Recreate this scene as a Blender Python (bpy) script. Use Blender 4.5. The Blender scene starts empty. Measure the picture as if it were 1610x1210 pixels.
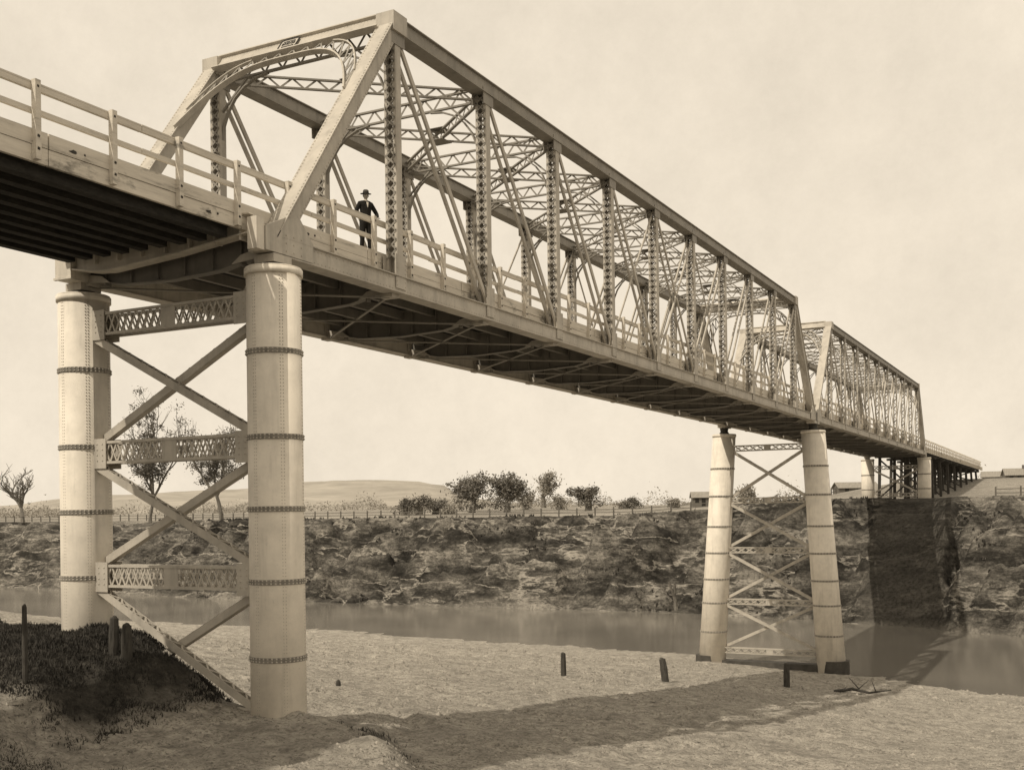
import bpy, math, random
from mathutils import Vector, Matrix, noise
random.seed(7)
C27,S27=math.cos(math.radians(27.5)),math.sin(math.radians(27.5))
def at(t,d):
    r=t*d
    return (r*C27-d*S27, r*S27+d*C27)
def S(a,b,x):
    t=(x-a)/(b-a); t=0 if t<0 else 1 if t>1 else t
    return t*t*(3-2*t)
def lerp(a,b,t): return a+(b-a)*t
def interp(p,x):
    if x<=p[0][0]: return p[0][1]
    for i in range(1,len(p)):
        if x<=p[i][0]:
            a,b=p[i-1],p[i]; t=(x-a[0])/(b[0]-a[0]); t=t*t*(3-2*t)
            return lerp(a[1],b[1],t)
    return p[-1][1]
def nz(x,y,z=0.0): return noise.noise(Vector((x,y,z)))
# ---------------------------------------------------------------- materials
SEP=(1.0,0.925,0.80)
def sep(g): return (g*SEP[0],g*SEP[1],g*SEP[2],1)
class NT:
    def __init__(s,name):
        m=bpy.data.materials.new(name); m.use_nodes=True
        s.m=m; s.n=m.node_tree.nodes; s.l=m.node_tree.links
        s.b=s.n['Principled BSDF']; s.tc=s.n.new('ShaderNodeTexCoord')
        s.geo=s.n.new('ShaderNodeNewGeometry')
    def mapping(s,scale):
        mp=s.n.new('ShaderNodeMapping'); mp.inputs['Scale'].default_value=scale
        s.l.new(s.geo.outputs['Position'],mp.inputs['Vector']); return mp.outputs[0]
    def noise(s,scale,detail=5,rough=.6,vec=None,dist=0):
        n=s.n.new('ShaderNodeTexNoise'); n.inputs['Scale'].default_value=scale
        n.inputs['Detail'].default_value=detail; n.inputs['Roughness'].default_value=rough
        n.inputs['Distortion'].default_value=dist
        s.l.new(vec if vec else s.geo.outputs['Position'],n.inputs['Vector']); return n.outputs['Fac']
    def ramp(s,fac,stops):
        r=s.n.new('ShaderNodeValToRGB'); e=r.color_ramp.elements
        while len(e)<len(stops): e.new(0.5)
        for i,(p,c) in enumerate(stops):
            e[i].position=p; e[i].color=sep(c) if not isinstance(c,tuple) else c
        s.l.new(fac,r.inputs[0]); return r.outputs[0]
    def mix(s,fac,a,b,mode='MIX'):
        m=s.n.new('ShaderNodeMix'); m.data_type='RGBA'; m.blend_type=mode
        if isinstance(fac,(int,float)): m.inputs[0].default_value=fac
        else: s.l.new(fac,m.inputs[0])
        for v,i in ((a,6),(b,7)):
            if isinstance(v,tuple): m.inputs[i].default_value=v
            else: s.l.new(v,m.inputs[i])
        return m.outputs[2]
    def attr(s,name):
        a=s.n.new('ShaderNodeAttribute'); a.attribute_name=name; return a.outputs['Fac']
    def bump(s,h,strength=.5,dist=.05,prev=None):
        b=s.n.new('ShaderNodeBump'); b.inputs['Strength'].default_value=strength
        b.inputs['Distance'].default_value=dist; s.l.new(h,b.inputs['Height'])
        if prev: s.l.new(prev,b.inputs['Normal'])
        return b.outputs[0]
    def out(s,col,rough=.7,nrm=None,spec=.3):
        s.l.new(col,s.b.inputs['Base Color']); s.b.inputs['Roughness'].default_value=rough
        s.b.inputs['Specular IOR Level'].default_value=spec
        if nrm: s.l.new(nrm,s.b.inputs['Normal'])
        return s.m
def g4(v): return (v,v,v,1)
def mat_noise(name,lo,hi,scale=2,rough=.7,stretch=None,bs=.3,bd=.02,spec=.25):
    t=NT(name); v=t.mapping(stretch) if stretch else None
    f=t.noise(scale,6,.65,v); c=t.ramp(f,[(.3,lo),(.7,hi)])
    return t.out(c,rough,t.bump(f,bs,bd),spec)
def mat_paint(name,g,dirt=.5,low=.75):
    t=NT(name)
    f=t.noise(1.3,8,.7); c=t.ramp(f,[(.32,g*low),(.6,g)])
    st=t.noise(3,4,.6,t.mapping((1,1,.12)))
    c2=t.mix(t.ramp(st,[(.52,g4(0)),(.78,g4(dirt))]),c,sep(g*.4))
    sp=t.noise(14,4,.7)
    c2=t.mix(t.ramp(sp,[(.62,g4(0)),(.72,g4(dirt*.7))]),c2,sep(g*.45))
    fine=t.noise(40,3,.6)
    return t.out(c2,.6,t.bump(fine,.15,.004),.3)
M={}
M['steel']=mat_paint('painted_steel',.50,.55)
M['steel_l']=mat_paint('painted_steel_girder',.68,.5)  # end girder paint lightened to make up for the deck's shade
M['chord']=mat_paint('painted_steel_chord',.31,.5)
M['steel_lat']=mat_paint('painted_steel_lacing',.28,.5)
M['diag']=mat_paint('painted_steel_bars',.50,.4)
M['steel_shade']=mat_paint('steel_underside_shaded',.20,.5)  # same steel paint, underside shade put into a darker colour
M['cyl']=mat_paint('painted_iron_cylinder',.78,.42,.82)
M['ring']=mat_noise('iron_band',.14,.28,6)
t=NT('painted_timber'); f=t.noise(2.2,8,.7,t.mapping((1,.35,4))); f2=t.noise(1.1,5,.7,t.mapping((1,.6,1.6)))
c=t.ramp(f,[(.25,.24),(.42,.56),(.7,.70)]); c=t.mix(t.ramp(f2,[(.58,g4(0)),(.68,g4(.8))]),c,sep(.15))
M['timber_l']=t.out(c,.8,t.bump(f,.5,.015),.2)
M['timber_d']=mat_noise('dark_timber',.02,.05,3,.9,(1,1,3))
M['timber_m']=mat_noise('weathered_timber',.07,.18,5,.9,(3,3,.6))
M['stump']=mat_noise('charred_timber',.03,.09,5,.9,(3,3,.6))
M['deck']=mat_noise('deck_timber',.05,.12,3,.9,(.4,4,1))
M['dark']=mat_noise('dark_iron',.03,.07,8)
M['plinth']=mat_noise('wet_iron',.04,.10,1.5)
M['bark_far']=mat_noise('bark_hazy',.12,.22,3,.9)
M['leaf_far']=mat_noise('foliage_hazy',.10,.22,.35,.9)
M['leaf_pale']=mat_noise('foliage_pale',.20,.36,.35,.9)  # foliage lightened, distance haze put into the colour
M['grass']=mat_noise('grass_dark',.018,.075,1.2,.9)
M['scrub']=mat_noise('bank_scrub',.03,.09,.5,.9)
M['drygrass']=mat_noise('dry_grass',.14,.30,.9,.9)
M['clod']=mat_noise('clods',.12,.42,3,.95)
M['suit']=mat_noise('dark_suit',.010,.022,12,.9)
M['skin']=mat_noise('skin',.34,.40,5,.6)
M['hat']=mat_noise('felt_hat',.05,.08,9,.9)
M['hatband']=mat_noise('hat_band',.01,.015,9,.9)
M['shirt']=mat_noise('shirt',.6,.7,9,.8)
M['roof']=mat_noise('iron_roof',.20,.32,.8,.6,(6,.6,1))
M['wall']=mat_noise('weatherboard',.10,.18,1,.8,(.5,.5,8))
M['glass']=mat_noise('window_dark',.02,.04,1,.2)
# ---------------------------------------------------------------- mesh builder
class MB:
    def __init__(s): s.v=[]; s.f=[]
    def hexa(s,c):
        n=len(s.v); s.v+=[tuple(p) for p in c]
        s.f+=[(n,n+3,n+2,n+1),(n+4,n+5,n+6,n+7),(n,n+1,n+5,n+4),(n+1,n+2,n+6,n+5),(n+2,n+3,n+7,n+6),(n+3,n,n+4,n+7)]
    def box(s,x0,x1,y0,y1,z0,z1):
        s.hexa([(x0,y0,z0),(x1,y0,z0),(x1,y1,z0),(x0,y1,z0),(x0,y0,z1),(x1,y0,z1),(x1,y1,z1),(x0,y1,z1)])
    def beam(s,p,q,w,h,up=(0,0,1),w2=None,h2=None):
        p=Vector(p);q=Vector(q);d=(q-p)
        if d.length<1e-6: return
        d.normalize(); up=Vector(up); a=d.cross(up)
        if a.length<1e-4: a=d.cross(Vector((0,1,0)))
        a.normalize(); b=a.cross(d)
        w2=w if w2 is None else w2; h2=h if h2 is None else h2
        c=[]
        for o,ww,hh in ((p,w,h),(q,w2,h2)):
            for i,j in ((-1,-1),(1,-1),(1,1),(-1,1)):
                c.append(o+a*(i*ww/2)+b*(j*hh/2))
        s.hexa(c)
    def lace(s,p,q,off,pitch,bw=.055,th=.014,normal=None,double=False):
        p=Vector(p);q=Vector(q);off=Vector(off); L=(q-p).length; n=max(2,int(round(L/pitch)))
        nr=normal or tuple((q-p).cross(off).normalized())
        for k in range(2 if double else 1):
            for i in range(n):
                a=p+(q-p)*(i/n); b=p+(q-p)*((i+1)/n)
                if (i+k)%2==0: b=b+off
                else: a=a+off
                s.beam(a,b,bw,th+k*.008,nr)
    def lattice(s,p,q,off,pitch,fw=.09,ft=.09,bw=.055,double=False):
        p=Vector(p);q=Vector(q);off=Vector(off); nr=(q-p).cross(off).normalized()
        s.beam(p,q,fw,ft,off); s.beam(p+off,q+off,fw,ft,off)
        s.lace(p,q,off,pitch,bw,.016,tuple(nr),double)
    def cyl(s,p,q,r0,r1,n=12,cap=True):
        p=Vector(p);q=Vector(q);d=(q-p).normalized(); a=d.cross(Vector((0,0,1)))
        if a.length<1e-3: a=Vector((1,0,0))
        a.normalize(); b=d.cross(a); k=len(s.v)
        for o,r in ((p,r0),(q,r1)):
            for i in range(n):
                t=2*math.pi*i/n; s.v.append(tuple(o+a*(r*math.cos(t))+b*(r*math.sin(t))))
        for i in range(n):
            j=(i+1)%n; s.f.append((k+i,k+j,k+n+j,k+n+i))
        if cap: s.f.append(tuple(k+i for i in reversed(range(n)))); s.f.append(tuple(k+n+i for i in range(n)))
    def rivet(s,p,nrm,r=.022):
        p=Vector(p);nrm=Vector(nrm).normalized(); a=nrm.cross(Vector((0.13,0.2,1))).normalized(); b=nrm.cross(a); k=len(s.v)
        for i,j in ((-1,-1),(1,-1),(1,1),(-1,1)): s.v.append(tuple(p+a*i*r+b*j*r-nrm*.002))
        for i,j in ((-1,-1),(1,-1),(1,1),(-1,1)): s.v.append(tuple(p+a*i*r*.5+b*j*r*.5+nrm*r*.8))
        s.f+=[(k+4,k+5,k+6,k+7)]+[(k+i,k+(i+1)%4,k+4+(i+1)%4,k+4+i) for i in range(4)]
    def poly(s,pts,thick):
        n=len(pts);k=len(s.v);th=Vector(thick)
        s.v+=[tuple(Vector(p)-th/2) for p in pts]+[tuple(Vector(p)+th/2) for p in pts]
        s.f.append(tuple(range(k,k+n))); s.f.append(tuple(reversed(range(k+n,k+2*n))))
        for i in range(n):
            j=(i+1)%n; s.f.append((k+i,k+n+i,k+n+j,k+j))
    def obj(s,name,mat,parent=None,smooth=False):
        me=bpy.data.meshes.new(name); me.from_pydata(s.v,[],s.f); me.update()
        import bmesh
        bm=bmesh.new(); bm.from_mesh(me); bmesh.ops.recalc_face_normals(bm,faces=bm.faces); bm.to_mesh(me); bm.free()
        o=bpy.data.objects.new(name,me); bpy.context.collection.objects.link(o)
        me.materials.append(mat)
        if smooth:
            for p in me.polygons: p.use_smooth=True
        if parent: o.parent=parent
        return o
def empty(name,loc=(0,0,0)):
    e=bpy.data.objects.new(name,None); bpy.context.collection.objects.link(e); e.location=loc; e.empty_display_size=.5; return e
# ---------------------------------------------------------------- terrain
YN=[(-400,112),(-200,102),(-75,97),(-30,92),(-18,86.5),(-4,79),(60,60),(250,35)]
YF=[(-400,150),(-200,136),(-96,124),(-44,125),(-20,119.5),(-5,113),(60,104),(250,90)]
def zplain(x,y):
    r=S(-62,-28,x)
    return -0.5+1.7*r+4.6*r*S(150,245,y)+2.6*(1-r)*S(150,330,y)
def edge_sd(x,y):
    a=(x+10)*-.745+(y-16)*-.667; b=22.6-y+.12*max(0,-24-x)
    k=.8; h=max(0,min(1,.5+.5*(b-a)/k)); m=lerp(b,a,h)-k*h*(1-h)
    return m+.9*nz(x/4,y/4,1)+.5*nz(x/1.3,y/1.3,11)
def shadow_band(x):  # strip where the deck's shadow falls: smoother ground, painted darker
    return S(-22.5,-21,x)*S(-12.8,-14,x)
def tz(x,y,detail=True):
    yn=interp(YN,x); yf=interp(YF,x)
    mid=(yn+yf)/2
    if y<mid:
        t=(yn-y)/60
        if t<0: z=-12.15-1.6*S(0,.2,-t)
        else: z=-12.15+5.5*min(t,1.6)**1.1
        z+=.3*nz(x/9,y/9,3)*S(0,.1,t)
        if x<-25: z+=S(-25,-70,x)*3.0*S(.4,1.0,t)
        sd=edge_sd(x,y)
        m=S(-2.2,1.0,sd)
        zp=-4.8+1.75*S(-19.1,-23.3,x+.45*nz(x/1.5,y/1.5,77))+1.6*S(-26,-50,x)
        zp+=.30*nz(x/3.1,y/3.1,5)-.3*S(13,17,y)*S(22,17,y)
        if m>0 and zp>z: z=lerp(z,zp,m)
        b=S(11,3,y)
        z=lerp(z,-1.8,b)
        if detail and t>0:
            k=1+1.1*S(.1,.6,m)*S(1.3,.7,m)
            z+=k*(.11*nz(x/1.3,y/1.3,8)+.06*nz(x*1.7,y*1.7,9))+.045*nz(x*3.4,y*3.4,10)
            z-=.10*max(0,nz(x/1.1,y/1.1,40)-.25)*S(70,30,y)
            if m<.5: z-=.18*S(.09,.0,abs(nz(x/14,y/6,55)))*S(0,.15,t)
        return z
    s=y-yf
    cb=shadow_band(x)
    w=s+(1-cb)*(4.5*nz(x/17,y/17,2)*S(-2,6,s)+5.0*nz(x/5.5,y/14,6)*S(-1,4,s))
    zp=zplain(x,y)
    bw=20
    tt=w/bw
    if s<=0: return -12.25-1.5*S(0,6,-s)
    f=0 if tt<0 else 1 if tt>1 else 1-(1-tt)**1.7
    rough=S(0,3,s)*S(1.08,.85,tt)*(1-.8*cb)
    z=-12.25+(zp+12.25)*f
    rid=abs(nz(x/7.5,y/5,12)); rid2=abs(nz(x/3.4,y/7,22))
    z+=rough*(4.4*rid-1.2+3.2*rid2-.5+1.5*nz(x/2.4,y/2.4,14)+.7*nz(x/1.1,y/1.1,15))
    if tt>1: z+=.06*nz(x/5,y/5,4)
    return min(z,zp+.1)
def rng(a,b,st):
    n=max(1,int(round((b-a)/st))); return [a+(b-a)*i/n for i in range(n)]
xs=rng(-3500,-900,260)+rng(-900,-260,32)+rng(-260,-130,4)+rng(-130,-60,.7)+rng(-60,-34,.4)+rng(-34,4,.2)+rng(4,40,1.2)+rng(40,250,15)+rng(250,2500,250)+[2500]
ys=rng(-400,-20,40)+rng(-20,8,2)+rng(8,34,.18)+rng(34,90,.5)+rng(90,108,1.5)+rng(108,146,.28)+rng(146,300,5)+rng(300,900,40)+rng(900,5000,400)+[5000]
nx,ny=len(xs),len(ys)
verts=[(x,y,tz(x,y)) for y in ys for x in xs]
faces=[(j*nx+i,j*nx+i+1,(j+1)*nx+i+1,(j+1)*nx+i) for j in range(ny-1) for i in range(nx-1)]
me=bpy.data.meshes.new('ground'); me.from_pydata(verts,[],faces); me.update()
for p in me.polygons: p.use_smooth=True
va=[];ba=[];ca=[]
def mound_veg(x,y,e):
    return S(-19.6,-21.2,x+1.0*nz(x/1.5,y/1.5,2))*S(16.6,18.2,y+.8*nz(x/1.2,y/1.2,3))*S(-2.2,-.5,e)
for (x,y,z) in verts:
    mid=(interp(YN,x)+interp(YF,x))/2
    if y<mid:
        e=edge_sd(x,y)
        v=mound_veg(x,y,e)
        v=max(v, S(15.8,14,y+1.6*nz(x/2.5,y/2.5,7))*.55)
        v=max(v,S(-2.4,-1.2,e)*S(.6,-.4,e)*.35*S(60,30,y))
        va.append(v); ba.append(0); ca.append(0)
    else:
        s=y-interp(YF,x)
        va.append(.2+.3*nz(x/30,y/30)); ba.append(S(-1,1,s)*S(27,19,s)); ca.append(shadow_band(x))
for nm,arr in (('veg',va),('bank',ba),('deck_shade',ca)):
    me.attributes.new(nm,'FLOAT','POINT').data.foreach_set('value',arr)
ground=bpy.data.objects.new('ground',me); bpy.context.collection.objects.link(ground)
t=NT('earth_and_sand')
n1=t.noise(.35,6,.65); n2=t.noise(2.6,8,.75); n3=t.noise(11,6,.75); n4=t.noise(.9,5,.7)
sand=t.ramp(n2,[(.34,.18),(.46,.38),(.62,.56)])
sand=t.mix(t.ramp(n3,[(.39,g4(.9)),(.48,g4(0))]),sand,sep(.11))
sand=t.mix(t.ramp(n4,[(.34,g4(.6)),(.50,g4(0))]),sand,sep(.17))
sand=t.mix(t.ramp(n1,[(.33,g4(.5)),(.56,g4(0))]),sand,sep(.22))
vg=t.ramp(n2,[(.35,.025),(.6,.08),(.74,.2)])
col=t.mix(t.attr('veg'),sand,vg)
def vor_lines(scale,w0,w1,st,seed):
    vor=t.n.new('ShaderNodeTexVoronoi'); vor.feature='DISTANCE_TO_EDGE'; vor.inputs['Scale'].default_value=scale
    wn=t.n.new('ShaderNodeTexNoise'); wn.inputs['Scale'].default_value=.13; wn.inputs['Detail'].default_value=7; wn.inputs['Roughness'].default_value=.65
    mp=t.mapping(st); t.l.new(mp,wn.inputs['Vector'])
    a=t.n.new('ShaderNodeVectorMath'); a.operation='MULTIPLY_ADD'; a.inputs[1].default_value=(16+seed,16,16)
    t.l.new(wn.outputs['Color'],a.inputs[0]); t.l.new(mp,a.inputs[2]); t.l.new(a.outputs[0],vor.inputs['Vector'])
    return t.ramp(vor.outputs['Distance'],[(w0,g4(1)),(w1,g4(0))])
l1=vor_lines(.15,.008,.045,(.35,.8,1.7),0)
msk=t.noise(.16,6,.8); lines=t.mix(1.0,l1,t.ramp(msk,[(.40,g4(0)),(.58,g4(.85))]),'MULTIPLY')
bb=t.noise(.22,9,.82,t.mapping((.6,1,1.8))); bcol=t.ramp(bb,[(.37,.016),(.46,.045),(.54,.12),(.62,.25),(.74,.40)])
bcol=t.mix(t.ramp(n2,[(.38,g4(.6)),(.52,g4(0))]),bcol,sep(.02))
bcol=t.mix(lines,bcol,sep(.38))
bcol=t.mix(t.ramp(t.attr('deck_shade'),[(0,g4(0)),(1,g4(.75))]),bcol,t.ramp(n2,[(.35,.03),(.65,.085)]))  # deck shadow deepened by darkening the bank colour
col=t.mix(t.attr('bank'),col,bcol)
nb=t.bump(n2,.9,.18); nb=t.bump(n3,.8,.06,nb)
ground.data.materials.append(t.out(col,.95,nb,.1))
# water
t=NT('river_water'); w1=t.noise(1.1,4,.6,t.mapping((1,2.2,1))); w2=t.noise(.06,3,.5)
c=t.ramp(w2,[(.35,.15),(.65,.22)])
wm=t.out(c,.10,t.bump(w1,.2,.04),.5); t.b.inputs['IOR'].default_value=1.33
wb=MB()
wx=[-700,-400,-200,-75,-30,-18,-4,60,250,500]
for x in wx: wb.v+=[(x,interp(YN,x)-9,-12),(x,interp(YF,x)+9,-12)]
for i in range(len(wx)-1): wb.f.append((2*i,2*i+2,2*i+3,2*i+1))
wb.obj('river_water',wm)
# hills
prof=[(-2.2,16),(-1.2,24),(-.62,26),(-.46,22),(-.40,33),(-.36,37),(-.30,40),(-.25,43),(-.205,51),(-.19,54),(-.12,54),(-.085,51),(-.06,45),(-.045,26),(.0,16),(.05,12),(.2,9),(.45,12),(1.0,18),(2.2,12)]
hb=MB(); NA,ND=400,22
for j in range(ND):
    d=620+j*48
    for i in range(NA):
        tt=-2.2+4.4*i/(NA-1); x,y=at(tt,d)
        h=interp(prof,tt)/1750*1100
        e=S(0,10,j)*S(ND+3,10,j)
        hb.v.append((x,y,1+(h-1)*e+ (7.0*abs(nz(x/50,y/150))-1.7+2.2*nz(x/25,y/40))*e*(.3 if h<16 else 1)*(S(11,5,j)+.10)))
for j in range(ND-1):
    for i in range(NA-1): hb.f.append((j*NA+i,j*NA+i+1,(j+1)*NA+i+1,(j+1)*NA+i))
M['hill']=mat_noise('hazed_hill_grass',.27,.42,.03,.95,None,.1,.1,.05)  # distance haze put into a paler grass colour
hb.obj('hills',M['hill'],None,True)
# ---------------------------------------------------------------- bridge
XN,XF=-18.1,-24.8; XC=(XN+XF)/2
bridge=empty('truss_bridge')
def truss_span(Y0,label,fine):
    st=MB(); ch=MB(); la=MB(); un=MB(); rv=MB(); dgm=MB(); ps=MB()
    PL=5.5; Y=[Y0+PL*i for i in range(12)]
    for X,sg in ((XN,1),(XF,-1)):
        st.box(X-.19,X+.19,Y[0]-.25,Y[11]+.25,6.53,6.97)
        st.box(X-.26,X+.26,Y[0]-.28,Y[11]+.28,6.97,7.0); st.box(X-.26,X+.26,Y[0]-.28,Y[11]+.28,6.50,6.53)
        ch.box(X-.2,X+.2,Y[1]-.1,Y[10]+.1,14.15,14.56)
        ch.box(X-.29,X+.29,Y[1]-.15,Y[10]+.15,14.56,14.59); ch.box(X-.27,X+.27,Y[1],Y[10],14.12,14.15)
        for a,b in ((0,1),(11,10)):
            p=Vector((X,Y[a],6.8)); q=Vector((X,Y[b],14.40)); st.beam(p,q,.44,.40)
            d=(q-p).normalized(); n=d.cross(Vector((1,0,0))).normalized()
            if n.y*(1 if a==0 else -1)>0: n=-n
            st.beam(p+n*.215,q+n*.215,.56,.028,n)
            if fine:
                L=(q-p).length
                for i in range(int(L/.13)):
                    for o in (-.22,.22): rv.rivet(p+d*(i*.13+.3)+n*.23+Vector((o,0,0)),n,.022)
                    for o in (-.15,.15): rv.rivet(p+d*(i*.13+.3)+n*o+Vector((.222*sg,0,0)),(sg,0,0),.019)
            sy=-1 if a==0 else 1
            st.box(X-.31,X+.31,Y[b]-.36,Y[b]+.36,14.10,14.66)
            st.poly([(X+.24*sg,Y[a]+.55*sy,6.55),(X+.24*sg,Y[a]-1.3*sy,6.55),(X+.24*sg,Y[a]-1.3*sy,7.03),(X+.24*sg,Y[a]-.75*sy,7.6),(X+.24*sg,Y[a]-.1*sy,7.45),(X+.24*sg,Y[a]+.55*sy,7.15)],(.03,0,0))
            st.box(X-.28,X+.28,min(Y[a],Y[a]+.6*sy),max(Y[a],Y[a]+.6*sy),6.54,7.12)
            st.box(X-.30,X+.30,Y[a]-.35,Y[a]+.35,6.30,6.50)
            if fine and a==0:
                for k in range(5):
                    for j in range(3): rv.rivet((X+sg*.257,Y[a]-.4+k*.3,6.65+j*.2),(sg,0,0),.022)
        if fine:
            for i in range(int(60/.16)):
                yy=Y[0]+.3+i*.16
                rv.rivet((X+sg*.19,yy,6.60),(sg,0,0),.018); rv.rivet((X+sg*.19,yy,6.90),(sg,0,0),.018)
                if Y[1]<yy<Y[10]: rv.rivet((X+sg*.2,yy,14.23),(sg,0,0),.018); rv.rivet((X+sg*.2,yy,14.48),(sg,0,0),.018)
        for i in range(1,11):
            y=Y[i]
            for ox in (-.19,.19):
                s1=1 if ox>0 else -1
                ps.box(X+ox-.014,X+ox+.014,y-.14,y+.14,6.95,14.15)
                for oy in (-.14,.14): ps.box(min(X+ox,X+ox-s1*.085),max(X+ox,X+ox-s1*.085),y+oy-.012,y+oy+.012,6.95,14.15)
            for oy in (-.156,.156):
                la.lace((X-.17,y+oy,7.5),(X-.17,y+oy,14.1),(.34,0,0),.27 if fine else .36,.055,.014,(0,1,0),fine)
            for ox in (-.215,.215):
                st.box(X+ox-.012,X+ox+.012,y-.27,y+.27,6.62,7.62)
                ch.box(X+ox-.012,X+ox+.012,y-.34,y+.34,13.75,14.3)
            if fine:
                for zz in [6.7+.13*k for k in range(7)]:
                    for yy in (-.22,.22): rv.rivet((X+sg*.228,y+yy,zz),(sg,0,0),.018)
        def dg(i,j,w=.15,tk=.07):
            for ox in (-.13,.13):
                dgm.beam((X+ox,Y[i],14.1),(X+ox,Y[j],7.0),tk,w,(0,1,0))
        for i in range(1,5): dg(i,i+1)
        for i in range(10,6,-1): dg(i,i-1)
        dg(5,6,.11); dg(6,5,.11)
        for i,j in ((5,4),(6,7)): dgm.beam((X,Y[i],14.1),(X,Y[j],7.0),.05,.09,(0,1,0))
    for i in range(1,11):
        y=Y[i]
        la.lattice((XF+.2,y,14.38),(XN-.2,y,14.38),(0,0,-.44),.36 if fine else .6,.12,.06,.065)
        for X,sg in ((XN,-1),(XF,1)):
            prev=None
            for k in range(7):
                a=math.pi/2*k/6
                o=Vector((X+sg*(.17+1.9*(1-math.cos(a))),y,12.0+1.9*math.sin(a)))
                if prev: la.beam(prev,o,.12,.045,(0,0,1))
                prev=o
            la.beam((X+sg*.2,y,13.0),(X+sg*1.3,y,13.98),.07,.06)
    for i in range(1,10):
        for a,b in (((XN,Y[i]),(XF,Y[i+1])),((XF,Y[i]),(XN,Y[i+1]))):
            dz=0 if a[0]==XN else -.02
            p=Vector((a[0],a[1],14.30+dz)); q=Vector((b[0],b[1],14.30+dz))
            la.lattice(p,q,(0,0,-.32),.40 if fine else .6,.11,.055,.06)
        la.box(XC-.33,XC+.33,(Y[i]+Y[i+1])/2-.33,(Y[i]+Y[i+1])/2+.33,14.335,14.35)
        la.box(XC-.33,XC+.33,(Y[i]+Y[i+1])/2-.33,(Y[i]+Y[i+1])/2+.33,13.91,13.925)
    for a,b,face in ((0,1,-1),(11,10,1)):
        e=(Vector((0,Y[b],14.4))-Vector((0,Y[a],6.8))).normalized()
        top=Vector((0,Y[b],14.62)); nrm=e.cross(Vector((1,0,0))).normalized()
        if nrm.y*face<0: nrm=-nrm
        def pp(x,s_,o=0): return Vector((x,top.y,top.z))-e*s_+nrm*(.10+o)
        xa,xb=XF+.2,XN-.2
        st.poly([pp(xa,0.02),pp(xb,.02),pp(xb,.56),pp(xa,.56)],nrm*.03)
        st.beam(pp(xa,.0),pp(xb,.0),.22,.06,e); st.beam(pp(xa,.58),pp(xb,.58),.22,.05,e)
        def AA(u): w=abs(2*u-1); return pp(lerp(xa,xb,u),.98+2.5*w**3.6)
        def BB(u): w=abs(2*u-1); return pp(lerp(xa,xb,u),.62+ (2.0*w**5.0))
        us=[0]
        while us[-1]<1:
            u=us[-1]; stp=.001
            while u<1 and (AA(u)-AA(us[-1])).length<.26: u+=stp
            us.append(min(1,u))
        for k in range(1,len(us)):
            u0,u1=us[k-1],us[k]
            st.beam(AA(u0),AA(u1),.17,.05,nrm.cross(AA(u1)-AA(u0)))
            um=(u0+u1)/2
            c0,c1=(AA(u0),BB(u1)) if k%2 else (BB(u0),AA(u1))
            la.beam(c0,c1,.055,.016,nrm)
            if abs(2*um-1)>.5: st.beam(BB(u0),BB(u1),.10,.04,nrm.cross(BB(u1)-BB(u0)))
        if a==0 and fine:
            global plate_o,plate_n,plate_e
            plate_o=pp(XC-.22,.29,.05); plate_n=nrm; plate_e=e
            for k in range(52):
                rv.rivet(pp(lerp(xa,xb,(k+.5)/52),.08,.016),nrm,.015); rv.rivet(pp(lerp(xa,xb,(k+.5)/52),.49,.016),nrm,.015)
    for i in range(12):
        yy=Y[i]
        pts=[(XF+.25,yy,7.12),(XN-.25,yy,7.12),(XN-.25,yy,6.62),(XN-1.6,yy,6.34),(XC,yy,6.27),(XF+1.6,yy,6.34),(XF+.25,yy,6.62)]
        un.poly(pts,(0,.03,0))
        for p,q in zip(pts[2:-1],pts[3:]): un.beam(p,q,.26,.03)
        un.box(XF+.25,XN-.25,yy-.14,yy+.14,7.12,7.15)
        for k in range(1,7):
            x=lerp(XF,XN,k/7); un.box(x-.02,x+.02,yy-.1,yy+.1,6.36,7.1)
        for X,sg in ((XN,-1),(XF,1)):
            st.poly([(X+sg*.2,yy-.16,6.5),(X+sg*1.2,yy-.16,6.42),(X+sg*.9,yy-.16,6.62),(X+sg*.2,yy-.16,6.75)],(0,.03,0))
            st.box(min(X-sg*.02,X+sg*.45),max(X-sg*.02,X+sg*.45),yy-.2,yy+.2,6.40,6.495)
    for k in range(5):
        x=XF+.8+k*(XN-XF-1.6)/4
        un.box(x-.08,x+.08,Y[0],Y[11],6.86,7.16)
    for i in range(11):
        la.beam((XN-.2,Y[i],6.46),(XF+.2,Y[i+1],6.46),.09,.04); la.beam((XF+.2,Y[i],6.41),(XN-.2,Y[i+1],6.41),.09,.04)
    st.obj('truss_frames_'+label,M['steel'],bridge); ch.obj('top_chords_'+label,M['chord'],bridge); ps.obj('truss_posts_'+label,M['steel'],bridge)
    la.obj('truss_lacing_'+label,M['steel_lat'],bridge); dgm.obj('truss_diagonals_'+label,M['diag'],bridge)
    un.obj('floor_girders_'+label,M['steel_shade'],bridge)
    if rv.v: rv.obj('rivets_'+label,M['steel'],bridge)
truss_span(22.0,'near_span',True)
truss_span(83.4,'far_span',False)
eg=MB()
pts=[(XF+.1,21.4,7.42),(XN-.1,21.4,7.42),(XN-.1,21.4,6.98),(XN-1.0,21.4,6.9),(XN-2.5,21.4,6.74),(XC-1.6,21.4,6.58),(XF+1.2,21.4,6.62),(XF+.1,21.4,6.80)]
eg.poly(pts,(0,.04,0))
for p,q in zip(pts[2:-1],pts[3:]): eg.beam(p,q,.36,.035)
eg.box(XF+.1,XN-.1,21.22,21.58,7.42,7.455)
for k in range(8):
    x=lerp(XF,XN,(k+.5)/8); eg.box(x-.025,x+.025,21.25,21.55,6.82,7.41)
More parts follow.
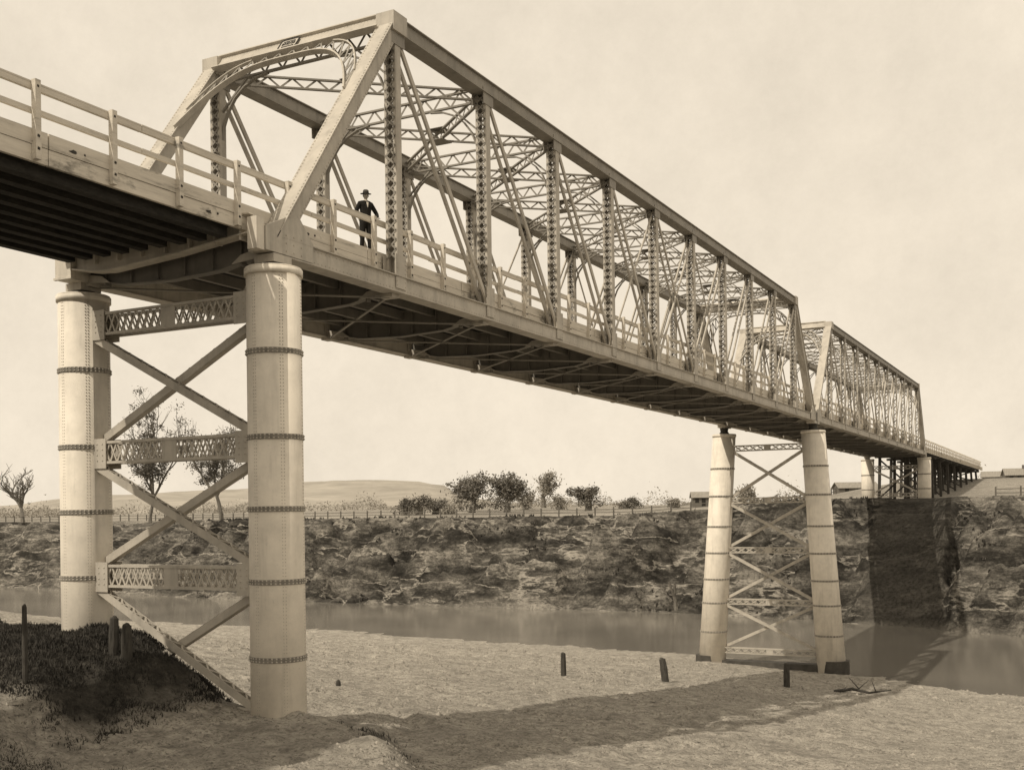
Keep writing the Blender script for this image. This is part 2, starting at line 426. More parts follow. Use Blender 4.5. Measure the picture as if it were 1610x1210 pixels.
eg.box(XF-.18,XF+.42,21.2,21.25,6.52,7.40); eg.box(XF-.22,XF+.46,21.17,21.26,7.40,7.46); eg.box(XF-.22,XF+.46,21.17,21.26,6.5,6.56)
eg.box(XF-.16,XF+.40,21.26,21.9,6.5,7.39)
eg.box(XN-.05,XN+.24,21.1,21.38,6.52,7.30)
eg.obj('end_cross_girder',M['steel_l'],bridge)
# nameplate
npb=MB(); X1=Vector((1,0,0)); o=plate_o
w,h=.34,.23; pts=[]
for cx,cy,a0 in ((1,1,0),(-1,1,90),(-1,-1,180),(1,-1,270)):
    for k in range(4):
        a=math.radians(a0+k*30); r=.09
        pts.append(o+X1*(cx*(w-r)+r*math.cos(a))+plate_e*(cy*(h-r)+r*math.sin(a)))
npb.poly(pts,plate_n*.03)
fr=MB()
for i in range(len(pts)): fr.beam(pts[i]+plate_n*.02,pts[(i+1)%len(pts)]+plate_n*.02,.035,.03,plate_n)
npb.obj('nameplate',M['steel'],bridge); fr.obj('nameplate_rim',M['dark'],bridge)
tb=MB()
for s_ in (.12,-.13):
    xx=-.22
    while xx<.2:
        ww=random.uniform(.02,.04); tb.beam(o+X1*xx+plate_e*s_+plate_n*.02,o+X1*(xx+ww)+plate_e*s_+plate_n*.02,.012,.06,plate_e); xx+=ww+.025
tb.obj('nameplate_lettering',M['dark'],bridge)
tc=bpy.data.curves.new('nameplate_text','FONT'); tc.body='BRIDGE'; tc.size=.15; tc.align_x='CENTER'; tc.align_y='CENTER'; tc.extrude=.008
to=bpy.data.objects.new('nameplate_text',tc); bpy.context.collection.objects.link(to); to.parent=bridge
mt=Matrix((X1,plate_e,X1.cross(plate_e))).transposed().to_4x4()
to.matrix_world=Matrix.Translation(o+plate_n*.022)@mt; tc.materials.append(M['dark'])
# deck
dk=MB(); y=-12.0
while y<226:
    dk.box(-24.42+random.uniform(-.03,.03),-18.5+random.uniform(-.03,.03),y,y+.215,7.22,7.40+random.uniform(-.006,.006)); y+=.225
dk.obj('deck_planks',M['deck'],bridge)
fs=MB()
for X,sg in ((-18.46,1),(-24.44,-1)):
    y=-12.0
    while y<226:
        L=random.uniform(4.5,6.5)
        fs.box(X-.04,X+.04+random.uniform(0,.012),y,y+L-.025,7.06,7.385)
        fs.box(X-.045,X+.05+random.uniform(0,.015),y,y+L-.035,7.395,7.70)
        y+=L
    y=-12
    while y<226:
        fs.box(min(X-sg*.05,X-sg*.33),max(X-sg*.05,X-sg*.33),y,y+5.97,7.405,7.715); y+=6
fs.obj('kerb_and_fascia_timbers',M['timber_l'],bridge)
rl=MB(); bolts=MB()
for X,sg in ((-18.46,1),(-24.44,-1)):
    y=-10.05
    while y<226:
        xo=X+sg*.115
        rl.box(xo-.06,xo+.06,y-.065,y+.065,7.09,8.66)
        bolts.rivet((xo+sg*.06,y,7.3),(sg,0,0),.03); bolts.rivet((xo+sg*.06,y,7.55),(sg,0,0),.03); bolts.rivet((xo+sg*.06,y,8.53),(sg,0,0),.025)
        y+=1.94
    y=-12.
    while y<226:
        dz=random.uniform(-.012,.012)
        rl.box(X-.035,X+.05,y,y+5.98,8.48+dz,8.60+dz); rl.box(X-.05,X+.05,y,y+5.98,8.605+dz,8.64+dz); rl.box(X-.03,X+.045,y,y+5.98,8.01+dz,8.12+dz); y+=6
rk=random.Random(5)
for yy,zz in ((16.1,7.5),(20.05,7.22),(13.2,7.3),(23.8,7.5)):
    pts=[(-18.395,yy+.10*math.cos(a)*rk.uniform(.5,1.2),zz+.04*math.sin(a)*rk.uniform(.5,1.3)) for a in [i*.785 for i in range(8)]]
    bolts.poly(pts,(.012,0,0)); bolts.rivet((-18.40,yy+.3,zz+.02),(1,0,0),.025)
rl.obj('railing',M['timber_l'],bridge); bolts.obj('railing_bolts',M['dark'],bridge)
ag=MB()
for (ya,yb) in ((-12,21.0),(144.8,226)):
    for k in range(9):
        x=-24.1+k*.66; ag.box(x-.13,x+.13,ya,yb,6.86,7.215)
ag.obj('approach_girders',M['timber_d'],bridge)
def pier(label,Y,ztop,zbot,xt,xb,rt,rb,bands,struts,fine,zd=.5):
    cy=MB(); rg=MB(); br=MB(); rv=MB(); pl=MB()
    n=48 if fine else 32
    for X0,X1_ in zip(xt,xb):
        cy.cyl((X1_,Y,zbot),(X0,Y,ztop),rb,rt,n)
        def c(z):
            t=(z-zbot)/(ztop-zbot); return lerp(X1_,X0,t),lerp(rb,rt,t)
        x,r=c(ztop); cy.cyl((x,Y,ztop-.13),(x,Y,ztop+.03),r+.045,r+.045,n); cy.cyl((x,Y,ztop+.03),(x,Y,ztop+.07),r+.02,r+.02,n)
        for z in bands:
            x,r=c(z); rg.cyl((x,Y,z-.065),(x,Y,z+.065),r+.022,r+.022,n)
            m=40 if fine else 28
            for i in range(m):
                a=2*math.pi*i/m; nv=(math.cos(a),math.sin(a),0)
                for dz in (-.035,.035): rv.rivet((x+(r+.022)*nv[0],Y+(r+.022)*nv[1],z+dz),nv,.022 if fine else .03)
        if fine:
            zz=sorted([ztop]+list(bands)+[zbot],reverse=True)
            for bi in range(len(zz)-1):
                for i in range(6):
                    a=2*math.pi*i/6+.42
                    z=zz[bi]-.12
                    while z>zz[bi+1]+.1:
                        for da in (-.05,.05):
                            nv=(math.cos(a+da),math.sin(a+da),0); rv.rivet((c(z)[0]+rt*nv[0],Y+rt*nv[1],z),nv,.014)
                        z-=.085
        zb=6.30
        x,r=c(ztop); hh=zb-(ztop+.07)
        if hh>.02:
            pl.cyl((x,Y,ztop+.07),(x,Y,ztop+.07+hh*.4),.42,.30,16)
            pl.cyl((x,Y,ztop+.07+hh*.4),(x,Y,zb),.28,.33,16)
    def cx(k,z):
        t=(z-zbot)/(ztop-zbot); x=lerp(xb[k],xt[k],t); r=lerp(rb,rt,t); return x+(r-.03 if k==1 else -(r-.03))
    for z in struts:
        d=zd
        for yo in (-.2,.2):
            p=Vector((cx(1,z),Y+yo,z)); q=Vector((cx(0,z),Y+yo,z))
            br.lattice(p,q,(0,0,-d),.26 if fine else .6,.09,.07,.045,True)
        xm=(cx(0,z)+cx(1,z))/2; br.box(xm-.25,xm+.25,Y-.225,Y-.215,z-d,z)
        if fine:
            for k,sg in ((0,-1),(1,1)):
                a_,b_=sorted((cx(k,z)-sg*.1,cx(k,z)+sg*.42))
                for yo in (-.262,.262): br.box(a_,b_,Y+yo-.012,Y+yo+.012,z-d-.16,z+.10)
                for jj in range(4):
                    for ii in range(2): rv.rivet((cx(k,z)+sg*(.1+.2*ii),Y-.276,z-.05-jj*.15),(0,-1,0),.02)
    for z0,z1 in zip(struts[:-1],struts[1:]):
        a=z0-zd; b=z1
        for ka,kb,yo in ((1,0,-.12),(0,1,.12)):
            p=Vector((cx(ka,a),Y+yo,a-.1)); q=Vector((cx(kb,b),Y+yo,b+.1)); d=(q-p).normalized(); n_=Vector((0,1,0)).cross(d)
            if n_.z<0: n_=-n_
            for yy in (-.10,.10):
                br.beam(p+Vector((0,yy,0)),q+Vector((0,yy,0)),.02,.20,n_)
            br.lace(p-Vector((0,.1,0))+n_*.1,q-Vector((0,.1,0))+n_*.1,(0,.2,0),.24 if fine else .5,.05,.015,tuple(n_),False)
            br.beam(p-n_*.1,q-n_*.1,.2,.012,n_)
    o=cy.obj('pier_cylinders_'+label,M['cyl'],bridge,False)
    for p in o.data.polygons:
        if len(p.vertices)==4: p.use_smooth=True
    rg.obj('pier_bands_'+label,M['ring'],bridge); rv.obj('pier_rivets_'+label,M['steel'],bridge)
    br.obj('pier_bracing_'+label,M['steel'],bridge)
    if pl.v: pl.obj('bearings_'+label,M['dark'],bridge)
pier('near_bank',22.0,6.12,-8,(XN,XF),(XN,XF),.68,.69,(4.08,1.97,.19,-1.61,-3.52),(5.58,2.08,-1.28,-4.9),True,.55)
pier('river',82.9,5.75,-13.5,(XN,XF),(-16.85,-26.1),.86,1.05,(3.2,1.1,-1.2,-3.2,-5.2,-7.0,-9.2),(4.9,.95,-2.8,-6.7,-10.4),False,.38)
pier('far_bank',144.3,6.15,-.5,(XN,XF),(XN,XF),.78,.78,(4.2,2.4),(5.3,1.9),False,.4)
pb=MB()
for x in (-16.8,-26.15): pb.cyl((x,82.9,-13.6),(x,82.9,-11.0),1.14,1.08,32)
pb.box(-25.2,-17.8,82.4,83.4,-12.4,-11.35)
pb.obj('pier_plinths',M['plinth'],bridge,False)
tr=MB()
for Y in [2,-9]+[148.5+9.2*i for i in range(9)]:
    for x in (-24,-22.2,-20.6,-18.9):
        zb=tz(x,Y)-.5
        tr.beam((x+(x-XC)*.06,Y,zb),(x,Y,6.5),.34,.34)
    tr.box(-24.6,-18.3,Y-.17,Y+.17,6.5,6.8)
    zb=tz(XC,Y)
    if 6.3-zb>1.5: tr.beam((-24,Y+.2,zb+.3),(-18.9,Y+.2,6.3),.06,.2); tr.beam((-18.9,Y-.2,zb+.3),(-24,Y-.2,6.3),.06,.2)
tr.obj('trestle_bents',M['stump'],bridge)
# ---------------------------------------------------------------- trees
def tree(name,x,y,h,spread,nleaf,leaf,lmat,bmat,trunk=.3,bare=False,levels=4,upright=.5,clump=1.2,first=.2,fill=0):
    rnd=random.Random(int(abs(x*7+y*13)))
    e=empty(name,(x,y,tz(x,y)-.2)); br=MB(); lf=MB(); tips=[]
    def grow(p,d,L,r,lv):
        q=p; n=3
        for i in range(n):
            d=(d+Vector((rnd.uniform(-1,1),rnd.uniform(-1,1),rnd.uniform(-.4,.6)))*.18).normalized()
            q2=q+d*(L/n); br.cyl(q,q2,r*(1-.3*i/n),r*(1-.3*(i+1)/n),6 if lv<2 else 4,False); q=q2
            if lv>=1 and lv<levels and i<2 and rnd.random()<.7: grow(q,(d+Vector((rnd.uniform(-1,1),rnd.uniform(-1,1),rnd.uniform(-.3,.4)))*.9).normalized(),L*.5,r*.5,lv+1)
            if lv>=2: tips.append(q)
        if lv<levels:
            kk=rnd.choice((3,4)) if lv<1 else rnd.choice((2,3)) if lv<2 else 2
            for k in range(kk):
                a=rnd.uniform(0,6.28); s=spread*rnd.uniform(.5,1.3)
                nd=(d*upright*rnd.uniform(.3,1.3)+Vector((math.cos(a)*s,math.sin(a)*s,rnd.uniform(-.05,.7)))).normalized()
                grow(q,nd,L*rnd.uniform(.55,.95)*(1.25 if lv==0 else 1),r*.62,lv+1)
        else: tips.append(q)
    grow(Vector((0,0,0)),Vector((0,0,1)),h*first,trunk,0)
    mx=max(v[2] for v in br.v) ; k=h/mx
    br.v=[(a*k,b*k,c*k) for a,b,c in br.v]; tips=[t_*k for t_ in tips]
    br.obj('trunk_and_limbs',bmat,e)
    if not bare:
        cl=[(rnd.choice(tips),clump*rnd.uniform(.35,1.1)) for _ in range(max(18,nleaf//45))]
        for _ in range(fill):
            a=rnd.uniform(0,6.28); rr=math.sqrt(rnd.random())*h*.58; zc=rnd.uniform(.12,.88)
            rr*=math.sqrt(max(.05,1-((zc-.42)/.52)**2))
            cl.append((Vector((rr*math.cos(a),rr*math.sin(a),h*zc)),clump*rnd.uniform(.5,1.0)))
        for i in range(nleaf):
            c,s0=rnd.choice(cl)
            c=c+Vector((rnd.gauss(0,1),rnd.gauss(0,1),rnd.gauss(0,.7)))*s0*.5
            if c.z<h*.05: continue
            a=Vector((rnd.uniform(-1,1),rnd.uniform(-1,1),rnd.uniform(-1,1))).normalized(); b=a.cross(Vector((rnd.uniform(-1,1),rnd.uniform(-1,1),rnd.uniform(-1,1)))).normalized()
            s=leaf*rnd.uniform(.5,1.3); n=len(lf.v)
            lf.v+=[tuple(c-a*s),tuple(c+b*s*.5),tuple(c+a*s),tuple(c-b*s*.5)]; lf.f.append((n,n+1,n+2,n+3))
        me=bpy.data.meshes.new('crown'); me.from_pydata(lf.v,[],lf.f); me.materials.append(lmat)
        o=bpy.data.objects.new('crown',me); bpy.context.collection.objects.link(o); o.parent=e
    return e
def px(x): return (x-805)/1750
def T(name,xp,d,*a,**k):
    x,y=at(px(xp),d); tree(name,x,y,*a,**k)
BF=M['bark_far']; LF=M['leaf_far']; LP=M['leaf_pale']
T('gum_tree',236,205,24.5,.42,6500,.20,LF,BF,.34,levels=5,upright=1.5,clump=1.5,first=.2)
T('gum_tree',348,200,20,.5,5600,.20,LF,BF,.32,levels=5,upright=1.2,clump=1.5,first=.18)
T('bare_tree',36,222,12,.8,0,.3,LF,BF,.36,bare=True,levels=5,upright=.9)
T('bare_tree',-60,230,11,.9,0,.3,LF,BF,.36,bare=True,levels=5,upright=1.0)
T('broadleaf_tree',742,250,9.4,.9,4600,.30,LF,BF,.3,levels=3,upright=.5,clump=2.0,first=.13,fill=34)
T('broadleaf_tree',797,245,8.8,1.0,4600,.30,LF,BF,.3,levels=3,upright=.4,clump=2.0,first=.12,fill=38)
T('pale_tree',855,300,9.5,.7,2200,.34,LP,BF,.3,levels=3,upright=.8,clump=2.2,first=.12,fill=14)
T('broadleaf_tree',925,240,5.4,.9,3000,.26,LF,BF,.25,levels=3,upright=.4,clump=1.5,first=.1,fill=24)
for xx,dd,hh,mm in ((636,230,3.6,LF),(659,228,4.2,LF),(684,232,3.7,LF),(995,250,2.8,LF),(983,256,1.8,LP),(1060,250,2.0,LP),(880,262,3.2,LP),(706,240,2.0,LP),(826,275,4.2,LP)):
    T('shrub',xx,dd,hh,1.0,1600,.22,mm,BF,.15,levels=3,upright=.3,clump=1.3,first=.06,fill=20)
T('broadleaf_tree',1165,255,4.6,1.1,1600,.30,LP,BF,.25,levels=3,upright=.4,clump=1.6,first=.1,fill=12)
T('dead_tree',1062,132,3.6,.5,0,.3,LF,BF,.28,bare=True,levels=1,upright=2,first=.5)
hg=MB(); rnd=random.Random(3)
for i in range(42000):
    tt=rnd.uniform(-.5,.48); d=rnd.uniform(330,420)
    dens=.6+.9*nz(tt*14,3.3)
    if rnd.random()>dens: continue
    x,y=at(tt,d); z=tz(x,y,False)+abs(rnd.gauss(0,1.3))*max(.3,1+2.0*nz(tt*34,8))
    s=rnd.uniform(.2,.5); a=Vector((rnd.uniform(-1,1),rnd.uniform(-1,1),rnd.uniform(-1,1)))*s; b=Vector((rnd.uniform(-1,1),rnd.uniform(-1,1),rnd.uniform(-1,1)))*s; c=Vector((x,y,z)); n=len(hg.v)
    hg.v+=[tuple(c-a),tuple(c+b),tuple(c+a)]; hg.f.append((n,n+1,n+2))
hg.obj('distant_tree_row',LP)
# ---------------------------------------------------------------- fences
def fence(name,pts,post=1.25,step=2.8,rails=(.5,.95)):
    e=empty(name); m=MB()
    P=[Vector(p) for p in pts]; prev=None
    for a,b in zip(P[:-1],P[1:]):
        n=int((b-a).length/step)
        for i in range(n):
            q=a+(b-a)*(i/n); z=tz(q.x,q.y,False)
            m.box(q.x-.09,q.x+.09,q.y-.07,q.y+.07,z-.3,z+post+random.uniform(-.06,.06))
            if prev:
                for r in rails: m.beam((prev[0],prev[1],prev[2]+r),(q.x,q.y,z+r+random.uniform(-.03,.03)),.05,.10)
            prev=(q.x,q.y,z)
    m.obj('posts_and_rails',M['timber_m'],e)
fence('post_and_rail_fence',[(x,interp(YF,x)+25,0) for x in (-240,-180,-130,-96,-70,-44,-34)])
fence('post_and_rail_fence',[(-44,152,0),(-40,205,0)])
fence('post_and_rail_fence',[(-10,143,0),(12,136,0),(40,134,0)])
def house(name,xp,d,w,l,h,rh,rot,wall='wall',chim=True):
    x,y=at(px(xp),d); z=min(tz(x,y,False),tz(x+3,y,False)); e=empty(name,(x,y,z)); e.rotation_euler=(0,0,rot)
    a=MB(); a.box(-l/2,l/2,-w/2,w/2,-1,h)
    a.poly([(-l/2,-w/2,h),(-l/2,w/2,h),(-l/2,0,h+rh)],(.001,0,0)); a.poly([(l/2,-w/2,h),(l/2,w/2,h),(l/2,0,h+rh)],(.001,0,0)); a.obj('walls',M[wall],e)
    r=MB(); o=.4; sl=rh/(w/2)
    for sg in (-1,1):
        r.hexa([(-l/2-o,0,h+rh+.02),(l/2+o,0,h+rh+.02),(l/2+o,sg*(w/2+o),h-o*sl+.02),(-l/2-o,sg*(w/2+o),h-o*sl+.02),(-l/2-o,0,h+rh+.1),(l/2+o,0,h+rh+.1),(l/2+o,sg*(w/2+o),h-o*sl+.1),(-l/2-o,sg*(w/2+o),h-o*sl+.1)])
    r.obj('roof',M['roof'],e)
    g=MB(); g.box(-.45,.45,-w/2-.04,-w/2+.02,0,2.0)
    for xx in (-l*.3,l*.3): g.box(xx-.45,xx+.45,-w/2-.04,-w/2+.02,.9,2.0)
    g.obj('door_and_windows',M['glass'],e)
    if chim: c=MB(); c.box(l*.25-.35,l*.25+.35,-.3,.3,h,h+rh+.9); c.obj('chimney',M['wall'],e)
house('farm_cottage',1105,262,5,5,2.2,1.2,.4,chim=False)
house('iron_roofed_shed',1345,260,5,9,2.2,1.2,.5,chim=False)
house('farm_cottage',1600,275,5,6,2.2,1.5,.25)
house('iron_roofed_shed',1568,290,5,7,2.2,1.3,.1,chim=False)
# ---------------------------------------------------------------- foreground bits
def stake(name,x,y,h,r,lean=(0,0),mat='stump'):
    z=tz(x,y); m=MB(); m.cyl((x,y,z-.3),(x+lean[0]*.6,y+lean[1]*.6,z+h*.6),r,r*.95,8); m.cyl((x+lean[0]*.6,y+lean[1]*.6,z+h*.6),(x+lean[0],y+lean[1],z+h),r*.95,r*.8,8)
    m.cyl((x+lean[0],y+lean[1],z+h),(x+lean[0]+.02,y+lean[1],z+h+.06),r*.8,r*.3,8)
    m.obj(name,M[mat])
def ray_ground(xp,yp):
    u=(xp-805)-.0129*(yp-807); v=(yp-807)+.0129*(xp-805); d=12
    while d<400:
        x,y=at(u/1750,d)
        if tz(x,y,False)>=-v/1750*d: return x,y
        d+=.15
    return x,y
for (a,b,h,r,l) in ((886,1062,1.3,.17,(0,0)),(1047,1072,1.3,.22,(-.25,.1)),(1237,1078,1.35,.2,(0,0)),(532,1078,.25,.12,(0,0))):
    x,y=ray_ground(a,b); stake('timber_stake',x,y,h,r,l)
stake('fence_post',-21.9,17.6,1.75,.065)
stake('timber_stump',-22.1,20.4,.9,.13,(.05,0)); stake('timber_stump',-21.75,20.5,.85,.14,(0,.03))
x,y=ray_ground(1355,1092); z=tz(x,y); m=MB()
P0=Vector((x-1.6,y,z+.1)); pts=[P0,P0+Vector((1,.2,.2)),P0+Vector((2,.1,.05)),P0+Vector((3.2,.4,.25))]
for a,b,r in zip(pts[:-1],pts[1:],(.12,.09,.06)): m.cyl(a,b,r,r*.75,7)
for k in range(7):
    a=pts[k%3]+Vector((.4,0,.05)); m.cyl(a,a+Vector((random.uniform(-.6,.8),random.uniform(-.5,.5),random.uniform(.1,.7))),.04,.012,5)
m.obj('fallen_branch',M['stump'])
cl=MB(); rnd=random.Random(11)
for i in range(36000):
    y=13+rnd.random()**1.5*66; x=rnd.uniform(-34-(y*.4),-1)
    if y>interp(YN,x)-1 or nz(x/2.2,y/2.2,50)<-.08: continue
    if mound_veg(x,y,edge_sd(x,y))>.15: continue
    s=rnd.uniform(.015,.048)*(1+y/40)*(2.0 if rnd.random()<.03 else 1); z=tz(x,y); n=len(cl.v); a=rnd.uniform(0,6.28)
    for k in range(4):
        cl.v.append((x+s*math.cos(a+k*1.57)*rnd.uniform(.7,1.3),y+s*math.sin(a+k*1.57)*rnd.uniform(.7,1.3),z-.02))
    cl.v.append((x+rnd.uniform(-.3,.3)*s,y,z+s*rnd.uniform(.4,.9)))
    for k in range(4): cl.f.append((n+k,n+(k+1)%4,n+4))
cl.obj('sand_clods',M['clod'])
def blades(name,mat,N,fn,hmin,hmax,w):
    g=MB(); rnd=random.Random(len(name))
    for c in range(N):
        r=fn(rnd)
        if r is None: continue
        x,y=r; z=tz(x,y)-.03
        for k in range(rnd.randint(4,7)):
            h=rnd.uniform(hmin,hmax); a=rnd.uniform(0,6.28); dx,dy=math.cos(a),math.sin(a); ln=rnd.uniform(.1,.8)*h
            bx=x+rnd.gauss(0,.08); by=y+rnd.gauss(0,.08); n=len(g.v)
            g.v+=[(bx-dy*w,by+dx*w,z),(bx+dy*w,by-dx*w,z),(bx+dx*ln*.4+dy*w*.6,by+dy*ln*.4-dx*w*.6,z+h*.6),(bx+dx*ln,by+dy*ln,z+h)]
            g.f+=[(n,n+1,n+2),(n,n+2,n+3)]
    me=bpy.data.meshes.new(name); me.from_pydata(g.v,[],g.f); me.materials.append(mat)
    o=bpy.data.objects.new(name,me); bpy.context.collection.objects.link(o)
def f1(r):
    x=r.uniform(-34,-19.8); y=r.uniform(17.0,24.5)
    if (x+24.8)**2+(y-22)**2<.6 or edge_sd(x,y)<-1.6: return None
    if x>-21.5 and r.random()>.4+nz(x,y): return None
    return x,y
blades('bank_grass',M['grass'],17000,f1,.04,.15,.014)
def f2(r):
    x=r.uniform(-24,-8); y=r.uniform(12.5,16)
    if nz(x/1.8,y/1.8,4)<-.05: return None
    return x,y
blades('foreground_grass',M['grass'],5000,f2,.03,.10,.008)
def f5(r):
    x=r.uniform(-22,-6); y=r.uniform(14,25); e=edge_sd(x,y)
    if not(-2.4<e<.4) or nz(x/1.1,y/1.1,61)<.1: return None
    return x,y
blades('slope_grass',M['grass'],5000,f5,.04,.14,.01)
def f3(r):
    x=r.uniform(-150,8); s=r.uniform(1,26)
    if nz(x/7,s/5,9)<.2 or shadow_band(x)>.1: return None
    return x,interp(YF,x)+s
blades('far_bank_scrub',M['scrub'],5000,f3,.12,.45,.10)
def f4(r):
    x=r.uniform(-150,8); s=r.uniform(1,24)
    if abs(nz(x/9,s/3,19))>.03 or shadow_band(x)>.1: return None
    return x,interp(YF,x)+s
blades('far_bank_dry_grass',M['drygrass'],6000,f4,.08,.2,.08)
# ---------------------------------------------------------------- man
man=empty('man',(-18.80,27.05,7.72)); man.rotation_euler=(0,0,math.radians(60))
def skin(name,vs,es,mat,parent,sub=2):
    names=list(vs); me=bpy.data.meshes.new(name); me.from_pydata([vs[k][:3] for k in names],[(names.index(a),names.index(b)) for a,b in es],[])
    o=bpy.data.objects.new(name,me); bpy.context.collection.objects.link(o); o.parent=parent
    md=o.modifiers.new('Skin','SKIN'); sv=me.skin_vertices[0].data
    for i,k in enumerate(names):
        r=vs[k][3]; sv[i].radius=(r,vs[k][4] if len(vs[k])>4 else r)
    sv[0].use_root=True
    s=o.modifiers.new('Sub','SUBSURF'); s.levels=sub; s.render_levels=sub
    me.materials.append(mat); return o
B={'pel':(0,0,.92,.185,.14),'wai':(0,.0,1.08,.165,.125),'che':(0,-.01,1.28,.195,.135),'nb':(0,0,1.44,.11,.10),'nk':(0,-.01,1.52,.055),
 'sl':(.18,0,1.41,.08),'el':(.36,-.02,1.14,.062),'wl':(.31,-.17,1.00,.045),
 'sr':(-.18,0,1.41,.08),'er':(-.30,.05,1.14,.062),'wr':(-.15,-.15,1.05,.045),
 'hl':(.095,0,.83,.115),'kl':(.11,-.04,.47,.078),'al':(.12,.0,.10,.062),
 'hr':(-.095,0,.83,.115),'kr':(-.11,-.01,.47,.078),'ar':(-.13,.02,.10,.062)}
skin('suited_body',B,[('pel','wai'),('wai','che'),('che','nb'),('nb','nk'),('nb','sl'),('sl','el'),('el','wl'),('nb','sr'),('sr','er'),('er','wr'),('pel','hl'),('hl','kl'),('kl','al'),('pel','hr'),('hr','kr'),('kr','ar')],M['suit'],man)
for nm,x,yy in (('shoe_left',.12,0),('shoe_right',-.13,.02)):
    skin(nm,{'a':(x,yy+.04,.06,.045,.05),'b':(x*1.03,yy-.08,.045,.045,.04),'c':(x*1.08,yy-.18,.035,.035,.03)},[('a','b'),('b','c')],M['dark'],man,2)
def hand(name,w,d,parent):
    w=Vector(w);d=Vector(d).normalized(); side=d.cross(Vector((0,0,1))).normalized(); m=w+d*.09
    vs={'w':(*w,.026),'p':(*(w+d*.05),.036,.02),'k':(*m,.038,.018)}
    es=[('w','p'),('p','k')]
    for i,(o,L) in enumerate(((-.03,.065),(-.01,.075),(.01,.07),(.03,.055))):
        a=m+side*o; b=a+d*L*.5+Vector((0,0,-.008)); c=b+d*L*.35+Vector((0,0,-.025))
        vs['a%d'%i]=(*a,.010);vs['b%d'%i]=(*b,.009);vs['c%d'%i]=(*c,.008); es+=[('k','a%d'%i),('a%d'%i,'b%d'%i),('b%d'%i,'c%d'%i)]
    a=w+d*.035-side*.035; b=a+d*.04-side*.02+Vector((0,0,-.02)); vs['t0']=(*a,.012);vs['t1']=(*b,.009); es+=[('p','t0'),('t0','t1')]
    skin(name,vs,es,M['skin'],parent,1)
hand('hand_left',(.31,-.18,.985),(-.2,-1,-.1),man); hand('hand_right',(-.14,-.16,1.05),(1,-.25,-.15),man)
import bmesh
bm=bmesh.new(); bmesh.ops.create_uvsphere(bm,u_segments=24,v_segments=18,radius=1)
for v in bm.verts:
    x,y,z=v.co; w=.074*(1-.22*max(0,-z)); v.co=(x*w,y*.095*(1-.12*max(0,-z)),z*.118)
    if y<-.6:
        if abs(x)<.22 and -.35<z<.12: v.co.y-=.024*(1-abs(x)/.22)*(.5-z)
        if .12<z<.3 and .2<abs(x)<.6: v.co.y+=.010
        if -.95<z<-.6: v.co.y-=.008
me=bpy.data.meshes.new('head'); bm.to_mesh(me); bm.free()
for p in me.polygons: p.use_smooth=True
me.materials.append(M['skin']); hd=bpy.data.objects.new('head',me); bpy.context.collection.objects.link(hd); hd.parent=man; hd.location=(0,-.03,1.64); hd.rotation_euler=(math.radians(8),0,math.radians(-15))
ft=MB()
for sx in (-.028,.028): ft.box(sx-.010,sx+.010,-.092,-.086,.010,.018); ft.box(sx-.014,sx+.014,-.095,-.088,.026,.031)
ft.box(-.022,.022,-.101,-.090,-.050,-.040); ft.obj('eyes_brows_moustache',M['hatband'],hd)
er=MB()
for sx in (-1,1): er.cyl((sx*.068,0,.0),(sx*.084,.008,.0),.028,.02,10)
er.obj('ears',M['skin'],hd)
hr=MB(); hr.cyl((0,.022,-.035),(0,.018,.06),.074,.083,16); hr.obj('hair',M['hatband'],hd,True)
ht=MB(); ht.cyl((0,0,.055),(0,0,.067),.165,.16,24); ht.cyl((0,0,.067),(0,0,.155),.092,.082,24); ht.cyl((0,0,.155),(0,0,.18),.082,.055,24); ht.obj('hat',M['hat'],hd,True)
h2=MB(); h2.cyl((0,0,.068),(0,0,.095),.095,.093,24,False); h2.obj('hat_band',M['hatband'],hd)
sh=MB(); sh.poly([(-.035,-.135,1.44),(.035,-.135,1.44),(.004,-.158,1.28),(-.004,-.158,1.28)],(0,.01,0)); sh.cyl((0,-.01,1.485),(0,-.012,1.535),.062,.058,16); sh.obj('collar_and_shirt',M['shirt'],man)
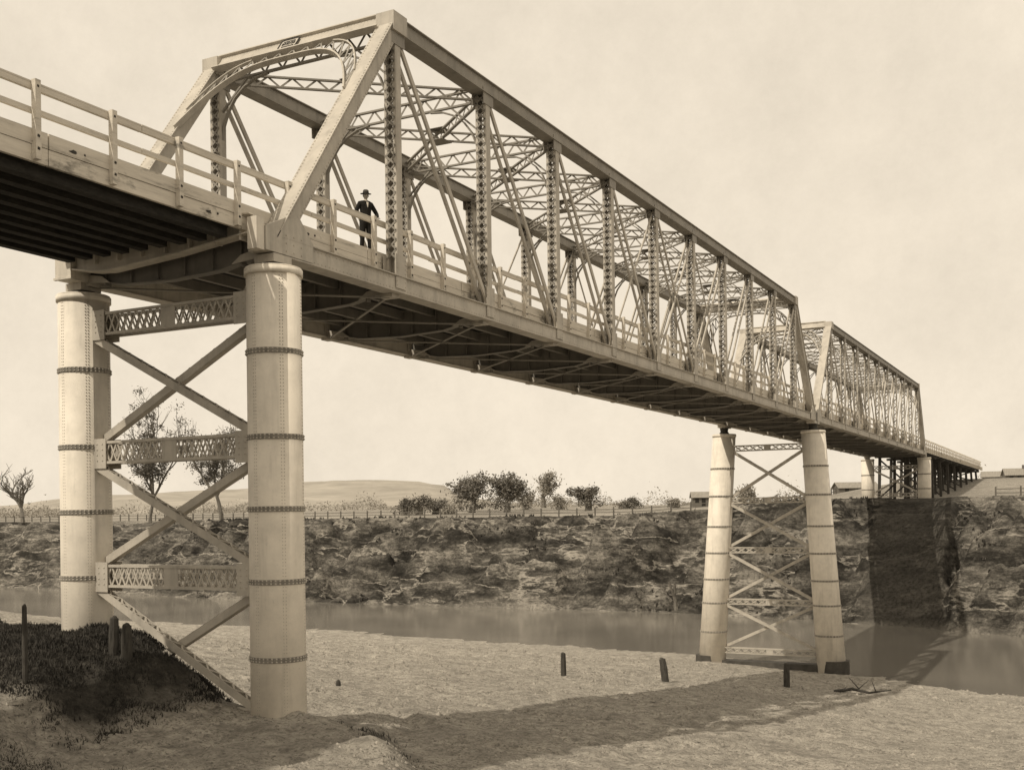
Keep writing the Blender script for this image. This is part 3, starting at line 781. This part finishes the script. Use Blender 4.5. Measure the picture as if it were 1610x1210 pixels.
# ---------------------------------------------------------------- light and sky
sd=Vector((.27,.85,-1.0)).normalized()
L=bpy.data.lights.new('sun','SUN'); L.energy=3.1; L.angle=math.radians(.53); L.color=(1,.90,.75)
so=bpy.data.objects.new('sun',L); bpy.context.collection.objects.link(so); so.rotation_euler=sd.to_track_quat('-Z','Y').to_euler(); so.location=(0,0,60)
W=bpy.data.worlds.new('World'); bpy.context.scene.world=W; W.use_nodes=True
n=W.node_tree.nodes; l=W.node_tree.links; bg=n['Background']
sky=n.new('ShaderNodeTexSky'); sky.sky_type='NISHITA'; sky.sun_disc=False
sky.sun_elevation=math.asin(-sd.z); sky.sun_rotation=math.atan2(-sd.x,-sd.y)
bw=n.new('ShaderNodeRGBToBW'); l.new(sky.outputs[0],bw.inputs[0])
mr=n.new('ShaderNodeMapRange'); mr.inputs[1].default_value=0; mr.inputs[2].default_value=12; mr.inputs[3].default_value=7.0; mr.inputs[4].default_value=8.0; l.new(bw.outputs[0],mr.inputs[0])
tcw=n.new('ShaderNodeTexCoord'); nw=n.new('ShaderNodeTexNoise'); nw.inputs['Scale'].default_value=3.5; nw.inputs['Detail'].default_value=10; nw.inputs['Roughness'].default_value=.78; l.new(tcw.outputs['Generated'],nw.inputs['Vector'])
mr2=n.new('ShaderNodeMapRange'); mr2.inputs[1].default_value=.3; mr2.inputs[2].default_value=.7; mr2.inputs[3].default_value=.88; mr2.inputs[4].default_value=1.1; l.new(nw.outputs['Fac'],mr2.inputs[0])
mu=n.new('ShaderNodeMath'); mu.operation='MULTIPLY'; l.new(mr.outputs[0],mu.inputs[0]); l.new(mr2.outputs[0],mu.inputs[1])
tn=n.new('ShaderNodeVectorMath'); tn.operation='SCALE'; tn.inputs[0].default_value=(1.0,.88,.71); l.new(mu.outputs[0],tn.inputs['Scale'])
l.new(tn.outputs[0],bg.inputs['Color']); bg.inputs['Strength'].default_value=.12
# ---------------------------------------------------------------- camera
cd=bpy.data.cameras.new('camera'); cam=bpy.data.objects.new('camera',cd); bpy.context.collection.objects.link(cam)
cd.sensor_width=36; cd.lens=36*1750/1610; cd.shift_y=202/1610; cd.clip_end=9000; cd.clip_start=.1
cam.matrix_world=Matrix.Rotation(math.radians(27.5),4,'Z')@Matrix.Rotation(math.radians(90),4,'X')@Matrix.Rotation(math.radians(-.74),4,'Z')
sc=bpy.context.scene; sc.camera=cam
sc.view_settings.view_transform='Standard'; sc.view_settings.look='None'; sc.view_settings.exposure=0
